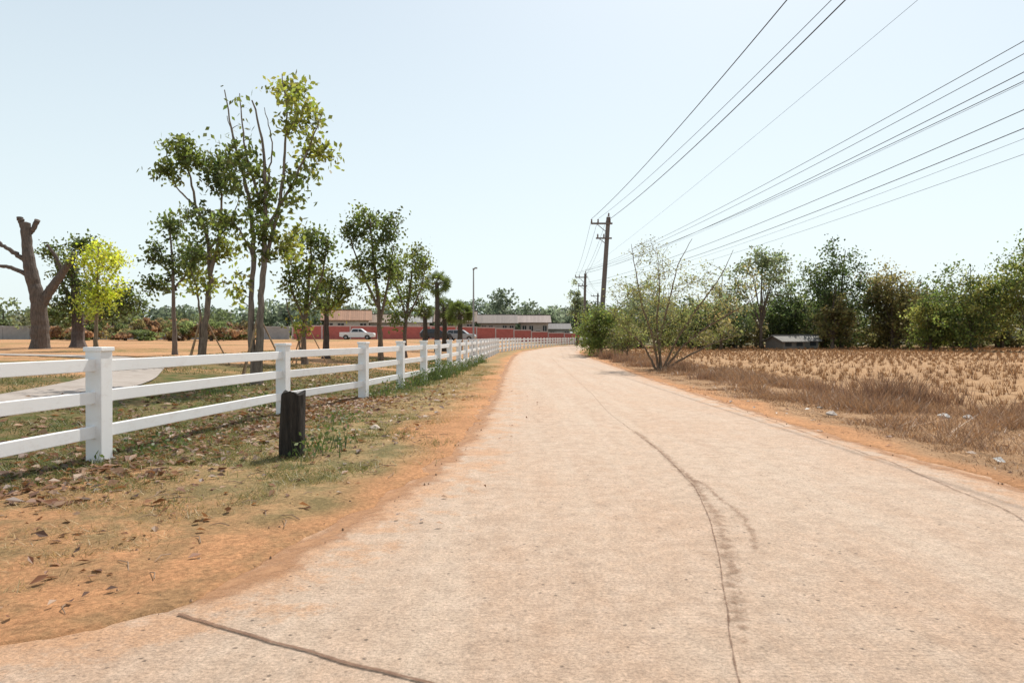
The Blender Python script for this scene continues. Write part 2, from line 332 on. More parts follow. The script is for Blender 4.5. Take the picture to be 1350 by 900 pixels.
tree('tall_sparse_tree',(-7.4,19.9),[
 (S(o,s,[(340,512),(343,430),(350,345),(352,250),(345,180),(333,140)]),.13,.02),
 (S(o,s,[(336,506),(330,420),(335,340),(325,260),(305,190),(292,122)]),.11,.015),
 (S(o,s,[(350,350),(368,280),(375,220),(380,160),(372,105)]),.07,.012),
 (S(o,s,[(352,305),(385,250),(410,200),(425,160)]),.055,.012),
 (S(o,s,[(342,275),(324,200),(318,132)]),.045,.012),
 (S(o,s,[(335,345),(318,310),(300,285)]),.04,.012),
 (S(o,s,[(325,260),(312,200),(300,160)]),.03,.01),
 (S(o,s,[(352,260),(362,200),(350,150)]),.03,.01)],
 BL(o,s,[(375,118,34,16,14,20,1),(395,160,36,30,20,20,1),(408,205,30,34,18,20,1),(385,250,26,30,13,20,0),(330,240,34,34,20,22,0),(340,285,40,34,22,22,0),(300,215,22,24,8,18,0),(378,320,26,36,13,20,1),(320,160,30,30,4,10,0),(305,300,22,22,9,18,0),(312,380,20,22,6,18,1),(345,330,22,24,8,18,0)]),
 .20,[G,YG],(.19,.15,.12),.2,.013,.7,.26,8,stakes(1.0,1.9))
o=(266,480);s=26/900
tree('leaning_leafy_tree',(-11.8,26),[
 (S(o,s,[(266,480),(270,430),(276,370),(272,310),(255,270),(243,215)]),.14,.03),
 (S(o,s,[(276,365),(290,310),(292,260),(285,220)]),.08,.02),
 (S(o,s,[(262,478),(262,430),(258,380),(250,350)]),.07,.02),
 (S(o,s,[(255,270),(235,250),(222,225)]),.04,.015),(S(o,s,[(274,330),(298,300),(312,270)]),.05,.02)],
 BL(o,s,[(240,198,24,14,18,26,0),(226,228,18,14,12,26,0),(258,212,20,14,12,26,0),(288,218,22,16,15,26,2),(298,248,24,22,17,26,2),(285,290,28,18,15,26,2),(300,330,24,18,12,26,1),(258,335,22,22,10,26,2),(268,375,22,16,9,24,1),(245,285,18,10,5,22,0)]),
 .21,[G,YG,DG],(.17,.13,.1),.24,.014,.6,.28,8,stakes(1.0,1.8))
o=(230,470);s=32/900
tree('small_broadleaf_tree',(-15.8,32),[(S(o,s,[(230,470),(230,420),(232,370),(228,330),(226,295)]),.12,.03),(S(o,s,[(232,385),(215,350),(205,320)]),.06,.02),(S(o,s,[(232,380),(255,350),(262,325)]),.06,.02)],
 BL(o,s,[(226,305,20,18,15,30,2),(205,340,16,18,12,30,2),(212,375,24,14,16,30,2),(258,335,22,18,16,30,2),(262,365,20,16,12,30,0),(235,350,20,18,10,30,2)]),.2,[G,YG,DG],(.16,.13,.11),.26,.015,.5,.3)
o=(125,462);s=40/900
tree('yellow_leaved_tree',(-24.4,40),[(S(o,s,[(125,462),(126,420),(128,370),(130,325)]),.13,.03),(S(o,s,[(127,400),(112,370),(106,345)]),.05,.02),(S(o,s,[(127,395),(148,360),(160,345)]),.05,.02)],
 BL(o,s,[(130,330,24,18,24,30,0),(112,345,14,18,14,28,0),(152,350,20,18,19,30,0),(120,380,16,26,20,28,1),(145,385,20,18,16,28,0),(112,405,14,18,12,24,1),(135,400,20,20,12,24,1)]),.2,[YL,(.30,.34,.07)],(.18,.14,.1),.27,.015,.4,.3)
o=(53,461);s=.05
tree('pollarded_tree',(-31.1,45),[
 (S(o,s,[(53,465,0),(53,430,0),(52,395,-2),(42,355,-3),(36,320,0),(35,295,0)]),.56,.27),
 (S(o,s,[(36,314,0),(31,300,0),(27,288,0)]),.17,.19),(S(o,s,[(36,314,0),(43,302,3),(48,291,3)]),.15,.17),
 (S(o,s,[(55,402,0),(68,378,3),(80,360,5),(96,334,6)]),.33,.18),(S(o,s,[(80,360,5),(72,340,5),(60,323,4)]),.13,.08),
 (S(o,s,[(42,350,-2),(28,338,-6),(14,328,-8),(3,321,-8)]),.18,.10),(S(o,s,[(46,368,-3),(30,358,-6),(14,353,-6),(2,352,-6)]),.17,.10)],
 BL(o,s,[(94,340,12,10,5,24,0)]),.22,[G],(.12,.095,.08),.3,.02,.4,.3,14)
o=(102,458);s=50/900
tree('old_branching_tree',(-31.8,50),[(S(o,s,[(102,460),(100,425),(98,390),(95,350)]),.5,.2),(S(o,s,[(100,410),(80,370),(68,335)]),.19,.07),(S(o,s,[(100,400),(120,370),(135,350)]),.19,.07)],
 BL(o,s,[(68,330,18,9,12,30,2),(102,325,15,14,20,34,2),(90,360,20,24,24,34,2),(105,385,26,28,26,34,2),(90,410,22,18,16,32,2),(150,400,34,26,34,36,2),(170,390,22,16,20,34,2)]),.26,[G,YG,DG],(.12,.09,.08),.4,.02)
o=(402,468);s=30/900
tree('broadleaf_tree',(-9.1,30),[(S(o,s,[(402,468),(400,430),(403,390),(408,340),(412,295)]),.13,.03),(S(o,s,[(401,410),(385,370),(376,320)]),.07,.02),(S(o,s,[(403,400),(425,350),(432,310)]),.06,.02),(S(o,s,[(399,466),(392,430),(382,400),(378,380)]),.05,.02)],
 BL(o,s,[(412,300,22,18,16,30,0),(428,320,14,18,12,30,2),(380,315,14,22,12,28,1),(408,345,28,20,18,30,0),(385,370,20,18,12,30,0),(415,385,28,20,16,30,2),(395,420,18,10,5,24,1)]),.19,[G,YG,DG],(.17,.13,.1),.26,.014,.5,.3,8,stakes(1.0,1.8))
o=(430,464);s=36/900
tree('broadleaf_tree',(-9.8,36),[(S(o,s,[(430,464),(431,430),(432,395),(438,365)]),.2,.06),(S(o,s,[(431,410),(418,385),(412,370)]),.07,.03),(S(o,s,[(432,400),(450,380),(458,365)]),.07,.03)],
 BL(o,s,[(435,358,18,14,16,30,1),(452,372,16,16,14,30,0),(420,375,14,16,9,30,0),(438,390,24,14,13,30,1)]),.2,[G,YG,DG],(.08,.06,.05),.28,.015)
o=(505,462);s=38/900
tree('broadleaf_tree',(-7.3,38),[(S(o,s,[(505,466),(504,420),(500,370),(495,320),(490,275)]),.17,.04),(S(o,s,[(503,415),(515,360),(522,310)]),.1,.03),(S(o,s,[(501,390),(478,340),(465,300)]),.08,.03)],
 BL(o,s,[(490,272,28,16,20,32,0),(468,290,16,18,14,32,2),(515,285,16,22,16,32,2),(495,310,34,24,28,34,2),(480,345,24,16,16,32,0),(515,345,22,24,19,32,2),(500,380,26,14,13,30,0)]),.21,[G,YG,DG],(.15,.12,.09),.3,.016,.5,.3)
o=(534,458);s=44/900
tree('broadleaf_tree',(-6.9,44),[(S(o,s,[(534,462),(534,420),(540,370),(545,330)]),.15,.04),(S(o,s,[(535,410),(555,370),(562,340)]),.07,.03),(S(o,s,[(535,400),(522,360),(520,335)]),.07,.03)],
 BL(o,s,[(545,325,20,16,16,30,0),(525,345,18,22,18,32,0),(555,350,16,24,18,32,0),(540,375,26,22,24,32,2),(530,405,20,14,13,30,2)]),.22,[G,YG,DG],(.13,.10,.08),.32,.016)
def auto(name,base,Hh,Wd,cb,ncl=90,nl=40,leaf=.3,cols=(G,DG),bark=(.12,.09,.07),spread=None,r=.2,lobes=9,flat=1.0):
    limbs=[([(0,0,0),(rng.normal()*.1,rng.normal()*.1,Hh*.4),(rng.normal()*Wd*.05,0,Hh*.92)],r,r*.2)]; bl=[]
    zc=(Hh+cb)/2; hz=(Hh-cb)/2
    for k in range(lobes):
        u_=unit(1)[0]*rng.uniform(.35,.8); c=(u_[0]*Wd/2,u_[1]*Wd/2,zc+u_[2]*hz*.9)
        limbs.append(([(0,0,max(.2,c[2]*.35)),(c[0]*.5,c[1]*.5,c[2]*.65),c],r*.45,r*.1))
        sz=rng.uniform(.28,.42); bl.append((*c,Wd*sz*.8,Wd*sz*.8,hz*sz*1.5*flat,max(3,ncl//lobes),nl,rng.integers(len(cols))))
    return tree(name,base,limbs,bl,leaf,cols,bark,spread or Wd*.07,.02,.4,.34,6)
def palm(name,base,Hh,rc,heads=1,tr=.2):
    b=Buf()
    tube(b,[(0,0,-.2),(.05,0,Hh*.5),(0,0,Hh-rc)],[tr*1.3,tr,tr*.9],(.07,.06,.05),0,8)
    c0=np.array([0,0,Hh-rc])
    for k in range(34):
        dr=unit(1)[0]; dr[2]=dr[2]*.8+.15; dr/=np.linalg.norm(dr)
        e=c0+dr*rc*.55; tube(b,[c0,e],[.03,.02],(.1,.1,.04),0,4,False)
        up=unit(1)[0]; w=np.cross(dr,up); w/=np.linalg.norm(w)
        m_=13; an=np.linspace(-1.9,1.9,m_); D=np.cos(an)[:,None]*dr+np.sin(an)[:,None]*w; Ls=rc*.5*rng.uniform(.85,1.1,m_)[:,None]
        side=np.cross(D,np.cross(dr,w)); side/=np.linalg.norm(side,axis=1)[:,None]
        v=np.stack([np.tile(e,(m_,1)),e+D*Ls*.6+side*.07*rc*.5,e+D*Ls-[0,0,.06],e+D*Ls*.6-side*.07*rc*.5],1).reshape(-1,3)
        cc=np.tile(np.array(DG)*rng.uniform(.5,1.4),(4*m_,1)); b.add(v,np.arange(4*m_).reshape(-1,4),cc,1)
    return b.build(name,[M_bark,M_leaf],False,(base[0],base[1],terr1(*base)))
palm('sugar_palm',(-6.6,60),7.4,1.35); palm('sugar_palm',(-6.2,62.5),5.2,1.2); palm('sugar_palm',(-4.6,60),4.8,1.4); palm('sugar_palm',(-7.8,61),4.4,.9)
o=(870,488);s=30.7/900
limbs=[]
for pts in [[(868,490),(862,450),(845,405),(838,360),(832,322)],[(870,490),(872,440),(885,390),(895,345),(912,315)],[(873,489),(890,450),(920,405),(950,365),(965,330)],[(875,488),(900,455),(940,425),(985,400),(1012,372)],[(866,490),(850,455),(822,430),(800,405)],[(872,488),(866,430),(870,380),(866,335)],[(874,488),(905,470),(945,450),(980,440)]]:
    limbs.append((S(o,s,pts),.06,.01))
tree('feathery_shrub_tree',(6.65,30.7),limbs,BL(o,s,[(835,400,38,44,46,28,0),(868,350,44,34,34,20,0),(885,400,52,46,66,30,0),(930,375,46,40,44,22,0),(960,405,44,30,36,20,1),(880,440,50,26,34,28,2),(935,435,46,22,28,24,2),(848,330,24,14,10,10,0),(820,430,24,26,22,28,2),(985,375,26,26,16,12,1)]),
 .10,[(.185,.185,.07),(.25,.215,.09),(.13,.14,.047)],(.17,.12,.08),.2,.009,.2,.26)
auto('roadside_bush',(7.0,54),4.2,3.9,.0,150,50,.17,((.17,.2,.06),(.12,.155,.045)),spread=.35,r=.08,lobes=12)
auto('roadside_bush',(8.6,51),2.6,3.0,.0,60,50,.16,((.15,.17,.06),(.19,.18,.08)),spread=.3,r=.06)
auto('roadside_bush',(6.6,58),3.0,2.6,.0,60,50,.16,((.15,.18,.06),),spread=.3,r=.06)
def at(p,dp): return ((p-675)/900*dp,dp)
HAZE_PALE=((.20,.23,.13),(.23,.26,.15)); O1=((.12,.14,.055),(.16,.155,.065)); D1=((.075,.10,.038),(.10,.125,.045)); B1=((.18,.155,.065),(.14,.13,.05))  # first set: far leaves paled and bluish, haze painted into the colour
for X0,D_,Hh,Wd,cb,cols,ncl in [(11.2,118,11.5,5,4,HAZE_PALE,45),(17.5,92,9.5,9,1,HAZE_PALE,120),(22,100,9.5,8,0,O1,110),(26.5,88,10,6.5,1,HAZE_PALE,60),(31,85,13,8,4,((.15,.18,.09),(.19,.21,.11)),80),(33,90,8,7,0,D1,110),(37.5,92,9.5,8,0,D1,130),(39,83,8.5,5,0,B1,90),(41.5,86,13.5,8.5,0,D1,190),(46.8,84,10,9.5,0,B1,210),(43,95,9,9,0,O1,110),(52,86,9.0,7,0,D1,140),(56,90,8.4,10,0,D1,150),(28,105,7,10,0,O1,120),(23,84,6,6,0,((.16,.18,.07),),90)]:
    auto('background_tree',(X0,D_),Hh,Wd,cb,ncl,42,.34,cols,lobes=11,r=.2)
for X0,D_,Hh,Wd in [(48.5,72,9.6,8),(53,70,11.6,9),(59,71,13,10),(46,75,6,6),(65,75,12,9)]:
    auto('bamboo_thicket',(X0,D_),Hh,Wd,0,200,46,.28,((.16,.19,.055),(.10,.13,.04),(.23,.23,.075)),lobes=14,r=.12)
def mass(name,cl,leaf,cols):
    b=Buf()
    for cx,cy,Hh,Wd in cl:
        g=terr1(cx,cy)
        for k in range(7):
            n=110; c0=np.array([cx+rng.normal()*Wd*.28,cy+rng.normal()*Wd*.25,g+Hh*rng.uniform(.2,.85)])
            p=c0+unit(n)*rng.random((n,1))**.4*[Wd*.3,Wd*.3,Hh*.26]; p[:,2]=np.maximum(p[:,2],g)
            cc=np.array(cols[rng.integers(len(cols))])*rng.uniform(.65,1.3)*rng.uniform(.8,1.2,(n,1)); leaves(b,p,leaf*rng.uniform(.6,1.3,n),cc,1,.4,.1)
        tube(b,[(cx,cy,g-.3),(cx,cy,g+Hh*.7)],[.25,.1],(.1,.08,.06),0,5)
    return b.build(name,[M_bark,M_leaf])
cl=[]
for k in range(70):
    p=rng.uniform(-60,640); dp=rng.uniform(150,210); cl.append((*at(p,dp),rng.uniform(5,8.5)*(1.15 if p<420 else 1),rng.uniform(6,11)))
for k in range(34):
    p=rng.uniform(560,800); dp=rng.uniform(185,250); cl.append((*at(p,dp),rng.uniform(8,13.5),rng.uniform(7,11)))
mass('distant_treeline',cl,.9,((.14,.17,.11),(.17,.195,.135),(.12,.15,.10)))  # leaf colours lightened with distance haze painted in
cl=[]
for k in range(60):
    p=rng.uniform(800,1700); dp=rng.uniform(105,150); cl.append((*at(p,dp),rng.uniform(5,8.5),rng.uniform(7,11)))
for k in range(24): cl.append((rng.uniform(-190,-60),rng.uniform(60,150),rng.uniform(5,8),rng.uniform(6,10)))
for k in range(24): cl.append((rng.uniform(70,150),rng.uniform(60,110),rng.uniform(6,9),rng.uniform(6,10)))
mass('distant_treeline',cl,.7,((.10,.125,.06),(.13,.15,.07),(.15,.16,.08)))
cl=[(*at(rng.uniform(1075,1400),rng.uniform(86,96)),rng.uniform(2,5),rng.uniform(3,6)) for _ in range(26)]+[(*at(rng.uniform(810,1000),rng.uniform(75,100)),rng.uniform(2,4.5),rng.uniform(3,6)) for _ in range(14)]
mass('field_edge_shrubs',cl,.4,((.07,.09,.035),(.12,.125,.05),(.16,.14,.065)))
cl=[(*at(rng.uniform(60,330),rng.uniform(80,100)),rng.uniform(1.2,3.2),rng.uniform(2,4)) for _ in range(26)]
mass('park_shrubs',cl,.4,((.14,.17,.07),(.2,.17,.08),(.24,.15,.09)))
# ------------------------------------------------------------------ walls & buildings
def wall(name,pts,h,cols,t=.2,pil=4.0):
    b=Buf()
    for (x0,y0),(x1,y1) in zip(pts[:-1],pts[1:]):
        Ln=math.hypot(x1-x0,y1-y0); rz=math.atan2(y1-y0,x1-x0); n=max(1,int(Ln/pil))
        for k in range(n):
            a0=(k+.5)/n; cx,cy=x0+(x1-x0)*a0,y0+(y1-y0)*a0; g=terr1(cx,cy)
            box(b,cx,cy,g+h/2-.2,Ln/n-.25,t,h+.4-.3,cols[0],0,rz)
            box(b,cx,cy,g+h-.06,Ln/n-.25,t+.08,.2,cols[1],0,rz)
            a0=k/n; px_,py_=x0+(x1-x0)*a0,y0+(y1-y0)*a0
            box(b,px_,py_,g+h/2,.25,t+.12,h+.2,cols[2],0,rz)
    return b.build(name,[M_col])
wall('red_boundary_wall',[(-36,112),(-10,122),(14,142)],2.3,[(.48,.13,.11),(.58,.43,.4),(.55,.42,.4)])
wall('grey_boundary_wall',[(-130,95),(-85,108),(-36.4,112)],2.1,[(.36,.35,.34),(.43,.42,.41),(.39,.38,.37)])
def house(name,cx,cy,w,dp,hw,hr,rz,wc,rc_,nwin=4):
    g=terr1(cx,cy); E=bpy.data.objects.new(name,None); sc.collection.objects.link(E); E.location=(cx,cy,g); E.rotation_euler[2]=rz
    parts=[]
    b=Buf(); box(b,0,0,hw/2,w,dp,hw,wc)
    v=[(-w/2,-dp/2,hw),(-w/2,dp/2,hw),(-w/2,0,hw+hr-.12),(-w/2,0,hw+hr-.12),(w/2,-dp/2,hw),(w/2,dp/2,hw),(w/2,0,hw+hr-.12),(w/2,0,hw+hr-.12)]
    b.add(v,[[0,1,2,3],[4,5,6,7]],wc); parts.append(b.build('walls',[M_col]))
    b=Buf(); o_=.7 if w>5 else .35
    for sgn in(-1,1):
        n_=24
        for k in range(n_):
            x0=-w/2-o_+(w+2*o_)*k/n_; x1=x0+(w+2*o_)/n_*.96
            e=(dp/2+o_)*sgn; zr=hw+hr; ze=hw-hr*o_/(dp/2)
            v=[(x0,e,ze),(x1,e,ze),(x1,0,zr),(x0,0,zr),(x0,e,ze-.12),(x1,e,ze-.12),(x1,0,zr-.12),(x0,0,zr-.12)]
            b.add(v,[[0,1,2,3],[4,7,6,5],[0,4,5,1],[1,5,6,2],[0,3,7,4]],np.array(rc_)*rng.uniform(.85,1.12))
    box(b,0,0,hw+hr+.03,w+2*o_,.3,.12,np.array(rc_)*.8); parts.append(b.build('roof',[M_col]))
    b=Buf(); b2=Buf()
    for k in range(nwin):
        xx=-w/2+w*(k+.5)/nwin
        if k==nwin//2 and hw>2.2: box(b,xx,-dp/2-.01,1.05,1.0,.06,2.1,(.1,.06,.04)); box(b2,xx,-dp/2-.015,2.16,1.2,.08,.1,(.6,.6,.58))
        else:
            box(b,xx,-dp/2-.01,hw*.55,w/nwin*.55,.06,hw*.42,(.03,.035,.04)); 
            if hw>2.2: box(b2,xx,-dp/2-.03,hw*.55-hw*.21-.06,w/nwin*.6,.14,.08,(.6,.6,.58)); box(b2,xx,-dp/2-.03,hw*.55,.07,.1,hw*.42,(.6,.6,.58))
    parts.append(b.build('windows_and_door',[M_col]))
    if b2.n: parts.append(b2.build('frames',[M_col]))
    for p in parts: p.parent=E
    return E
BR=(.22,.15,.115);GY=(.25,.19,.17)
house('roadside_house',-12.3,150,8.0,8,4.0,2.1,.05,(.42,.37,.33),BR,4)
house('roadside_house',-3.2,152,7.5,8,3.7,1.7,.03,(.38,.33,.3),(.17,.135,.12),5)
house('roadside_house',5.0,155,6,8,4.1,1.5,0,(.44,.37,.33),GY,4)
house('roadside_house',11,162,5,8,3.0,1.3,0,(.3,.3,.29),(.12,.11,.11),3)
house('tiled_roof_house',-35,145,9,8,4.2,1.9,.2,(.5,.45,.4),(.33,.17,.1),4)
house('tiled_roof_house',-27,150,8,7,3.8,1.6,.15,(.45,.42,.38),(.28,.2,.15),4)
house('tiled_roof_house',-20,140,6,6,3.6,1.2,.1,(.6,.58,.55),(.3,.29,.28),3)
house('metal_shed',36.8,86,2.6,2.6,1.2,.55,-.1,(.2,.19,.17),(.25,.24,.23),2)
house('metal_shed',33.6,84,3.4,3,1.1,.6,.35,(.18,.165,.15),(.20,.185,.17),2)
# ------------------------------------------------------------------ vehicles
def vehicle(name,loc,rz,kind,paint):
    E=bpy.data.objects.new(name,None); sc.collection.objects.link(E); E.location=(*loc,terr1(*loc)); E.rotation_euler[2]=rz
    def poly(nm,prof,w,mt,inset=0,zi=99,bev=.04):
        P=prof; n=len(P); wy=[w/2-(inset if p[1]>zi else 0) for p in P]
        vs=[(p[0],-a,p[1]) for p,a in zip(P,wy)]+[(p[0],a,p[1]) for p,a in zip(P,wy)]
        fs=[list(range(n)),list(range(2*n-1,n-1,-1))]+[[i,i+n,(i+1)%n+n,(i+1)%n] for i in range(n)]
        me=bpy.data.meshes.new(nm); me.from_pydata(vs,[],fs); me.materials.append(mt); ob=bpy.data.objects.new(nm,me); sc.collection.objects.link(ob); ob.parent=E
        if bev: q=ob.modifiers.new('b','BEVEL'); q.width=bev; q.segments=2
        return ob
    def arch(cx,r=.4,z=.33): return [(cx+r*math.cos(a),z+r*math.sin(a)) for a in np.linspace(math.pi,0,9)]
    if kind=='pickup':
        prof=[(-2.6,.45)]+arch(-1.65)+arch(1.55)+[(2.55,.4),(2.6,.75),(2.5,1.0),(1.3,1.12),(-2.6,1.1)]
        poly('body',prof,1.8,paint); poly('cabin',[(1.35,1.1),(.65,1.62),(.4,1.68),(-.7,1.68),(-1.0,1.1)],1.7,paint,.16,1.3)
        win=[[(1.08,1.16),(.6,1.55),(.25,1.58),(.25,1.16)],[(.17,1.16),(.17,1.58),(-.6,1.58),(-.82,1.16)]]
    else:
        prof=[(-2.25,.45)]+arch(-1.4)+arch(1.4)+[(2.2,.4),(2.3,.7),(2.15,.98),(1.1,1.1),(-2.3,1.12)]
        poly('body',prof,1.8,paint); poly('cabin',[(1.2,1.08),(.5,1.6),(.2,1.68),(-1.8,1.66),(-2.25,1.08)],1.7,paint,.14,1.3)
        win=[[(.95,1.14),(.42,1.55),(.05,1.58),(.05,1.14)],[(-.03,1.14),(-.03,1.58),(-.95,1.58),(-.95,1.14)],[(-1.03,1.14),(-1.03,1.58),(-1.75,1.56),(-1.95,1.14)]]
    for k,w_ in enumerate(win): poly('window_%d'%k,w_,1.715,M_glass,.115,1.3,0)
    cx=-1.65 if kind=='pickup' else -1.4; cx2=1.55 if kind=='pickup' else 1.4
    for k,(a_,s_) in enumerate([(cx,-1),(cx,1),(cx2,-1),(cx2,1)]):
        bpy.ops.mesh.primitive_cylinder_add(radius=.34,depth=.22,vertices=24,location=(a_,s_*.8,.34),rotation=(math.pi/2,0,0)); w_=bpy.context.object; w_.name='wheel_%d'%k; w_.data.materials.append(M_tyre); w_.parent=E
        bpy.ops.mesh.primitive_cylinder_add(radius=.2,depth=.24,vertices=16,location=(a_,s_*.8,.34),rotation=(math.pi/2,0,0)); w_=bpy.context.object; w_.name='rim_%d'%k; w_.data.materials.append(M_metal); w_.parent=E
    return E
P_w=carpaint('white_paint',(.75,.75,.76)); P_d=carpaint('dark_paint',(.03,.03,.035)); P_s=carpaint('silver_paint',(.35,.36,.37))
vehicle('pickup_truck',(-23.5,104),.05,'pickup',P_w)
vehicle('parked_suv',(-11.2,100),.2,'suv',P_d); vehicle('parked_suv',(-7.8,104),-.1,'suv',P_s)
# ------------------------------------------------------------------ street lamp
b=Buf(); g=terr1(-3.1,55)
tube(b,[(0,0,-.2),(0,0,3.5),(0,0,6.9)],[.09,.07,.05],(1,1,1),0,10); box(b,0,0,.1,.35,.35,.25,(1,1,1)); tube(b,[(0,0,6.85),(.1,-.05,6.98),(.2,-.1,7.0)],[.035,.03,.03],(1,1,1),0,6)
box(b,.2,-.15,7.02,.22,.4,.09,(1,1,1)); box(b,0,0,6.95,.14,.14,.14,(1,1,1)); b.build('street_lamp',[M_metal],False,(-3.1,55,g))
# ------------------------------------------------------------------ utility poles & cables
PC=(.16,.135,.12)  # pole concrete coloured dark, its backlit shade painted in
def upole(name,bx,by,tx,ty,Hh,arm=1.45):
    b=Buf(); g=0
    for k in range(6):
        a0,a1=k/6,(k+1)/6; w0=.40-.10*a0; w1=.40-.10*a1
        v=[]
        for a_,w_ in((a0,w0),(a1,w1)):
            for sx,sy in((-1,-1),(1,-1),(1,1),(-1,1)): v.append(((tx-bx)*a_+sx*w_/2,(ty-by)*a_+sy*w_/2,Hh*a_-(.3 if a_==0 else 0)))
        b.add(v,[[0,1,5,4],[1,2,6,5],[2,3,7,6],[3,0,4,7]],PC)
    b.add(v[4:],[[0,1,2,3]],PC); T_=np.array([tx-bx,ty-by,Hh])
    box(b,T_[0]-arm/2+.15,T_[1]-.2,Hh-.55,arm+.3,.1,.14,PC); box(b,T_[0]-.4,T_[1]-.2,Hh-1.75,1.3,.09,.12,PC)
    tube(b,[T_+[-.95,-.15,-.6],T_+[-.1,-.12,-1.3]],[.03,.03],PC,0,5); tube(b,[T_+[-.8,-.15,-1.75],T_+[-.1,-.12,-2.3]],[.03,.03],PC,0,5)
    ins=[(-arm+.05,-.5),(-arm*.6,-.5),(.1,-.5),(0,.0),(-.9,-1.7),(-.4,-1.7)]
    for a_,c_ in ins:
        for m_,rr in enumerate((.06,.09,.05,.08)): tube(b,[T_+[a_,-.2,c_+.02+.07*m_],T_+[a_,-.2,c_+.08+.07*m_]],[rr,rr*.7],(.2,.12,.09),0,7)
    b.build(name,[M_col],False,(bx,by,g)); return [T_+[bx+a_,by-.2,c_+.33] for a_,c_ in ins]
I1=upole('utility_pole',7.15,56,7.9,56,11.3)
I2=upole('utility_pole',10.1,96,10.3,96,10.4)
I3=upole('utility_pole',17.5,140,17.6,140,10.4)
I0=upole('utility_pole',8.9,-12,8.9,-12,11.3)
I4=upole('utility_pole',17.2,-16,17.2,-16,10.8)
b=Buf()
def wire(p,q,sag,r):
    t_=np.linspace(0,1,40)[:,None]; P=np.array(p)*(1-t_)+np.array(q)*t_; P[:,2]-=(4*sag*t_*(1-t_))[:,0]; tube(b,P,np.full(40,r),(1,1,1),0,5,False)
for k,r_ in((0,.016),(2,.018)): wire(I0[k],I1[k],1.0,r_)
wire(I0[2]+[0,0,-.12],I1[1],1.0,.010)
wire((12.6,-16,12.4),I2[3],.6,.006)
for k in(0,1,2,3): wire(I1[k],I2[k],.5,.012); wire(I2[k],I3[k],.5,.012)
for (dx,dz,sg,r_,kk) in [(-1.0,.1,1.5,.011,0),(-.3,.1,1.5,.011,1),(.5,.1,1.6,.014,2),(.8,-.35,1.6,.013,3),(-.2,-.8,1.7,.006,0),(.3,-1.0,1.7,.013,4),(.3,-1.5,1.8,.014,5),(.2,-1.9,1.9,.006,4),(.2,-2.4,1.9,.007,5)]:
    wire((17.2+dx,-16,10.9+dz),I2[kk]+[0,0,dz*.3+.2],sg,r_)
b.build('overhead_cables',[M_wire])
# ------------------------------------------------------------------ grasses
def pal(n,c0,c1,t,j=.2):
    t=np.asarray(t)[:,None]; return (np.array(c0)*(1-t)+np.array(c1)*t)*rng.uniform(1-j,1+j,(n,1))
b=Buf(); n=200000
y_=2.8+32*rng.random(n)**1.7; x_=le(y_)+.0-(rng.random(n)**.85)*(le(y_)-fe(y_)+1.0); Lr=le(y_)-x_
pn=vnoise(x_,y_,1.1,4); dens=ss(.1,.8,Lr+1.4*(pn-.5)-.8*(1-ss(5,8,y_)))*(.15+.85*ss(.41,.56,vnoise(x_+9,y_,1.6,3)))*(.45+.55*ss(4,8,y_))
k=rng.random(n)<dens; x_,y_=x_[k],y_[k]; n=len(x_)
gt=ss(.48,.64,vnoise(x_,y_+30,.8,4)+.25*ss(1.5,4,le(y_)-x_)-.06)*rng.uniform(.5,1,n)
h_=rng.uniform(.012,.055,n)*(1+.6*gt)
blades(b,x_,y_,terr(x_,y_)+.0,h_,.005+.0004*y_,pal(n,(.42,.30,.145),(.13,.16,.04),gt,.4),1.0)
n=110000; y_=3+40*rng.random(n)**1.5; x_=fe(y_)+.3-13*rng.random(n)**1.3
k=(vnoise(x_,y_,.45,3)>.49-.10*rng.random(n)); x_,y_=x_[k],y_[k]; n=len(x_)
dm=np.min(np.hypot(x_[:,None]-px[None,::2],y_[:,None]-py[None,::2]),1)>.85; x_,y_=x_[dm],y_[dm]; n=len(x_)
blades(b,x_,y_,terr(x_,y_),rng.uniform(.03,.09,n),.008+.0006*y_,pal(n,(.085,.115,.028),(.24,.19,.08),rng.random(n)**2,.35),.8)
b.build('verge_grass',[M_grass])
b=Buf()
for cx,cy,hh_,m_ in [(-2.8,21.0,.5,100),(-2.6,23.5,.7,150),(-2.4,25,.6,120),(-2.3,27,.5,90),(-3.0,19.0,.35,60),(-2.45,8.9,.28,40),(-3.3,17.0,.3,40),(-2.1,30,.5,80),(-1.95,34,.5,80),(-1.8,39,.5,80),(-4.6,9.0,.15,40),(-7.2,17,.35,60),(-3.0,12.2,.15,30),(-5.2,14.5,.25,50)]:
    xx=cx+rng.normal(size=m_)*.2; yy_=cy+rng.normal(size=m_)*.45; blades(b,xx,yy_,terr(xx,yy_),hh_*rng.uniform(.4,1.1,m_),np.full(m_,.018),pal(m_,(.07,.11,.03),(.13,.17,.06),rng.random(m_)),.3)
    c=np.c_[xx,yy_,terr(xx,yy_)+hh_*rng.uniform(.1,1,m_)]; leaves(b,np.repeat(c,3,0)+rng.normal(size=(3*m_,3))*.05,.07,pal(3*m_,(.08,.125,.03),(.15,.19,.06),rng.random(3*m_)),0,.3,0)
b.build('roadside_weeds',[M_grass])
b=Buf(); n=120000; y_=5+60*rng.random(n)**1.7; x_=re_(y_)+.05+4.4*rng.random(n); Rr=x_-re_(y_)
k=rng.random(n)<ss(.0,1.0,Rr+1.2*(vnoise(x_,y_,.9,3)-.5))*(.25+.75*ss(.40,.56,vnoise(x_+50,y_,1.2,3))); x_,y_,Rr=x_[k],y_[k],Rr[k]; n=len(x_)
hh_=(.03+.15*ss(.3,2.0,Rr)*ss(.35,.65,vnoise(x_,y_+80,.8,3))*1.4)*rng.uniform(.5,1.3,n)
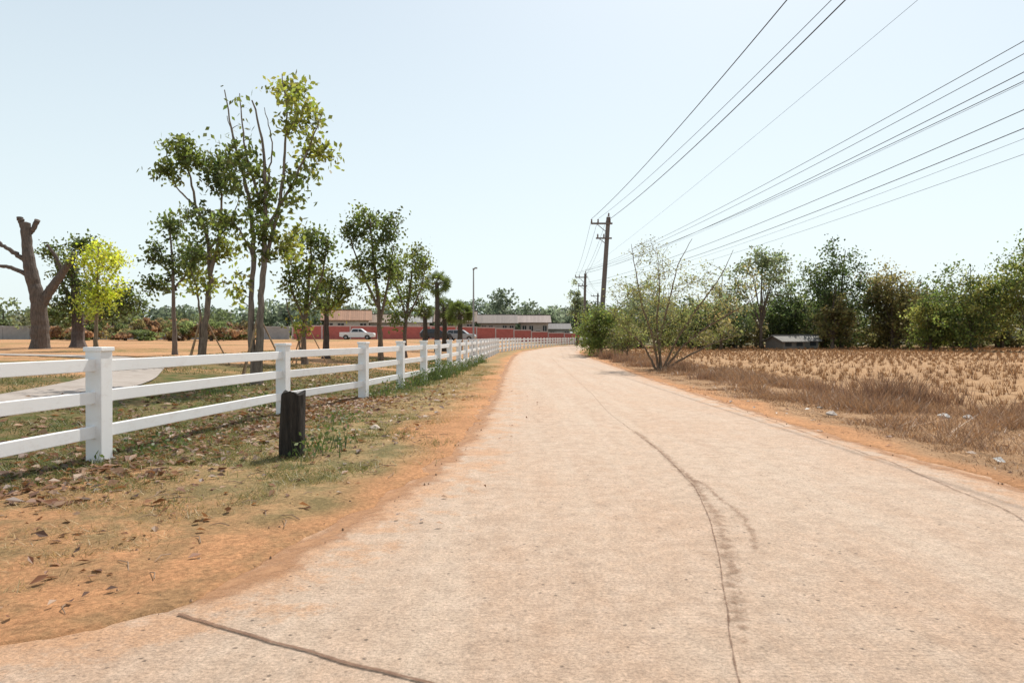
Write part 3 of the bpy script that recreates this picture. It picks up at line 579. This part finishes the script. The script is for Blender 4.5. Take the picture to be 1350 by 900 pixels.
blades(b,x_,y_,0*x_,hh_,.007+.0005*y_,pal(n,(.41,.25,.14),(.21,.125,.075),rng.random(n),.35),.8)
for cx,cy,hr,m_ in [(8.6,15.7,.65,800),(9.3,15.2,.45,500),(7.6,14.5,.35,300),(8.2,18,.4,300),(9.8,13,.35,300),(6.9,24,.35,200),(7.2,29,.5,300),(6.6,34,.4,300),(6.4,40,.5,300),(6.5,46,.7,400)]:
    xx=cx+rng.normal(size=m_)*.35;yy_=cy+rng.normal(size=m_)*.35; blades(b,xx,yy_,0*xx,hr*rng.uniform(.3,1.1,m_),np.full(m_,.01+.0004*cy),pal(m_,(.34,.21,.125),(.19,.11,.075),rng.random(m_),.3),.45)
b.build('dry_verge_grass',[M_dry])
# field stubble
b=Buf(); P=[]
for rix in np.arange(0,150,1.0):
    yv=8+rix*1.0
    if yv>96: break
    xv=np.arange(re_(yv)+3.9,24+yv*.95,.55 if yv<45 else .75); xv=xv+rng.normal(size=len(xv))*.07
    P.append(np.c_[xv,yv+.12*xv-1.2+rng.normal(size=len(xv))*.07])
P=np.concatenate(P); P=P[(rng.random(len(P))<.5+.45*ss(.38,.52,vnoise(P[:,0],P[:,1],.25,3)))&(P[:,1]<97)&(P[:,1]>6)]
kb=np.where(P[:,1]<30,16,10); Q=np.repeat(P,kb,0); n=len(Q); xx=Q[:,0]+rng.normal(size=n)*.055; yy_=Q[:,1]+rng.normal(size=n)*.055
hb=np.repeat(rng.uniform(.12,.30,len(P)),kb)*rng.uniform(.5,1.15,n)
blades(b,xx,yy_,0*xx,hb,.014+.0006*Q[:,1],pal(n,(.35,.20,.10),(.20,.11,.058),rng.random(n),.3),.35)
n=50000; y_=7+70*rng.random(n)**1.5; x_=re_(y_)+3.2+(18+y_)*rng.random(n); blades(b,x_,y_,0*x_,rng.uniform(.01,.05,n),.008+.0006*y_,pal(n,(.46,.29,.155),(.30,.175,.09),rng.random(n),.25),2.2)
b.build('field_stubble',[M_dry])
# fallen leaves
b=Buf()
def litter(n,xf,yf,sz,cols):
    y_=yf(n); x_=xf(n)(y_)
    c=np.c_[x_,y_,terr(x_,y_)+rng.uniform(.015,.045,n)]; a=rng.random(n)*2*np.pi; s_=sz*rng.uniform(.4,1.35,n)
    A_=np.c_[np.cos(a),np.sin(a),rng.normal(size=n)*.25]*s_[:,None]*.5; B_=np.c_[-np.sin(a),np.cos(a),rng.normal(size=n)*.35]*s_[:,None]*.27
    v=np.stack([c-A_,c+B_+[0,0,.006],c+A_,c-B_+[0,0,.012]],1).reshape(-1,3)
    cc=np.array(cols)[rng.integers(len(cols),size=n)]*rng.uniform(.6,1.3,(n,1)); b.add(v,np.arange(4*n).reshape(-1,4),np.repeat(cc,4,0))
LC=[(.22,.10,.05),(.30,.15,.075),(.12,.06,.035),(.36,.22,.13)]
litter(3400,lambda n:(lambda y:fe(y)+rng.normal(size=n)*.7+.15),lambda n:6+11*rng.random(n),.13,LC)
litter(2200,lambda n:(lambda y:fe(y)-6*rng.random(n)),lambda n:6+20*rng.random(n),.15,LC)
litter(450,lambda n:(lambda y:le(y)-.5-3.4*rng.random(n)),lambda n:3.2+7*rng.random(n)**1.3,.08,LC)
litter(700,lambda n:(lambda y:le(y)-.8-2.5*rng.random(n)),lambda n:8+14*rng.random(n),.12,LC)
litter(60,lambda n:(lambda y:re_(y)+2*rng.random(n)),lambda n:7+14*rng.random(n),.12,LC+[(.6,.6,.58)])
litter(30,lambda n:(lambda y:le(y)+1.2*rng.random(n)**2),lambda n:5+14*rng.random(n),.06,LC)
b.build('fallen_leaves',[M_dry])
b=Buf()
for k in range(420):
    if rng.random()<.65: y0=3.6+9*rng.random()**1.1; x0=le(y0)+.2-2.2*rng.random()
    else: y0=6+14*rng.random(); x0=re_(y0)-.2+1.7*rng.random()
    r_=rng.uniform(.003,.014); c=np.array([x0,y0,.01]); u_=rng.uniform(.6,1.2,3)*r_
    tube(b,[c-[0,0,u_[2]],c-[0,0,u_[2]*.2],c+[0,0,u_[2]*.8]],[u_[0]*.7,u_[0],u_[0]*.5],np.array([.42,.27,.17])*rng.uniform(.6,1.2),0,6)
for k in range(90):
    y0=3.3+8*rng.random(); x0=le(y0)-.3-3*rng.random(); a_=rng.random()*6.3; l_=rng.uniform(.08,.3); tube(b,[(x0,y0,.025),(x0+l_*.5*math.cos(a_),y0+l_*.5*math.sin(a_),.04),(x0+l_*math.cos(a_+.2),y0+l_*math.sin(a_+.2),.025)],[.004,.004,.002],(.3,.2,.13),0,4,False)
for x0,y0,r_,c_ in [(-2.2,11,.1,(.55,.45,.36)),(6.1,13,.12,(.5,.42,.36)),(8.3,12.4,.1,(.65,.63,.6)),(8.0,12.6,.13,(.6,.58,.55))]:
    tube(b,[(x0,y0,-.02),(x0,y0,.03),(x0+.02,y0,.07)],[r_*.9,r_,r_*.5],c_,0,7)
b.build('stones_and_twigs',[M_col])
# ------------------------------------------------------------------ light, sky, camera
EL,AZ=54,21
w=bpy.data.worlds.new('World'); sc.world=w; w.use_nodes=True; nt=w.node_tree; bg=nt.nodes['Background']
sky=nt.nodes.new('ShaderNodeTexSky'); sky.sky_type='NISHITA'; sky.sun_disc=False; sky.sun_elevation=math.radians(EL); sky.sun_rotation=math.radians(AZ)
sky.air_density=1.0; sky.dust_density=1.8; sky.ozone_density=1.0; sky.altitude=0
# thin haze: thick towards the horizon, clearer overhead
tc=nt.nodes.new('ShaderNodeTexCoord'); sp=nt.nodes.new('ShaderNodeSeparateXYZ'); nt.links.new(tc.outputs['Generated'],sp.inputs[0])
mr=nt.nodes.new('ShaderNodeMapRange'); mr.inputs[1].default_value=.1; mr.inputs[2].default_value=.95; mr.inputs[3].default_value=.82; mr.inputs[4].default_value=.12
nt.links.new(sp.outputs[2],mr.inputs[0])
hz=nt.nodes.new('ShaderNodeMix'); hz.data_type='RGBA'; hz.inputs[7].default_value=(7.7,8.7,8.8,1)
nt.links.new(mr.outputs[0],hz.inputs[0]); nt.links.new(sky.outputs[0],hz.inputs[6]); nt.links.new(hz.outputs[2],bg.inputs[0]); bg.inputs[1].default_value=.12
sd=bpy.data.lights.new('sun','SUN'); sd.energy=5.0; sd.angle=math.radians(.5); sd.color=(1,.95,.86); so=bpy.data.objects.new('sun',sd); sc.collection.objects.link(so)
e,a_=math.radians(EL),math.radians(AZ); so.rotation_euler=Vector((math.sin(a_)*math.cos(e),math.cos(a_)*math.cos(e),math.sin(e))).to_track_quat('Z','Y').to_euler()
cd=bpy.data.cameras.new('camera'); cd.lens=24; cd.sensor_width=36; cd.clip_end=6000; cd.clip_start=.05; co=bpy.data.objects.new('camera',cd); sc.collection.objects.link(co)
co.location=(0,0,1.5); co.rotation_euler=(math.radians(90-.38),0,0); sc.camera=co
sc.view_settings.view_transform='Standard'; sc.view_settings.look='None'; sc.view_settings.exposure=0
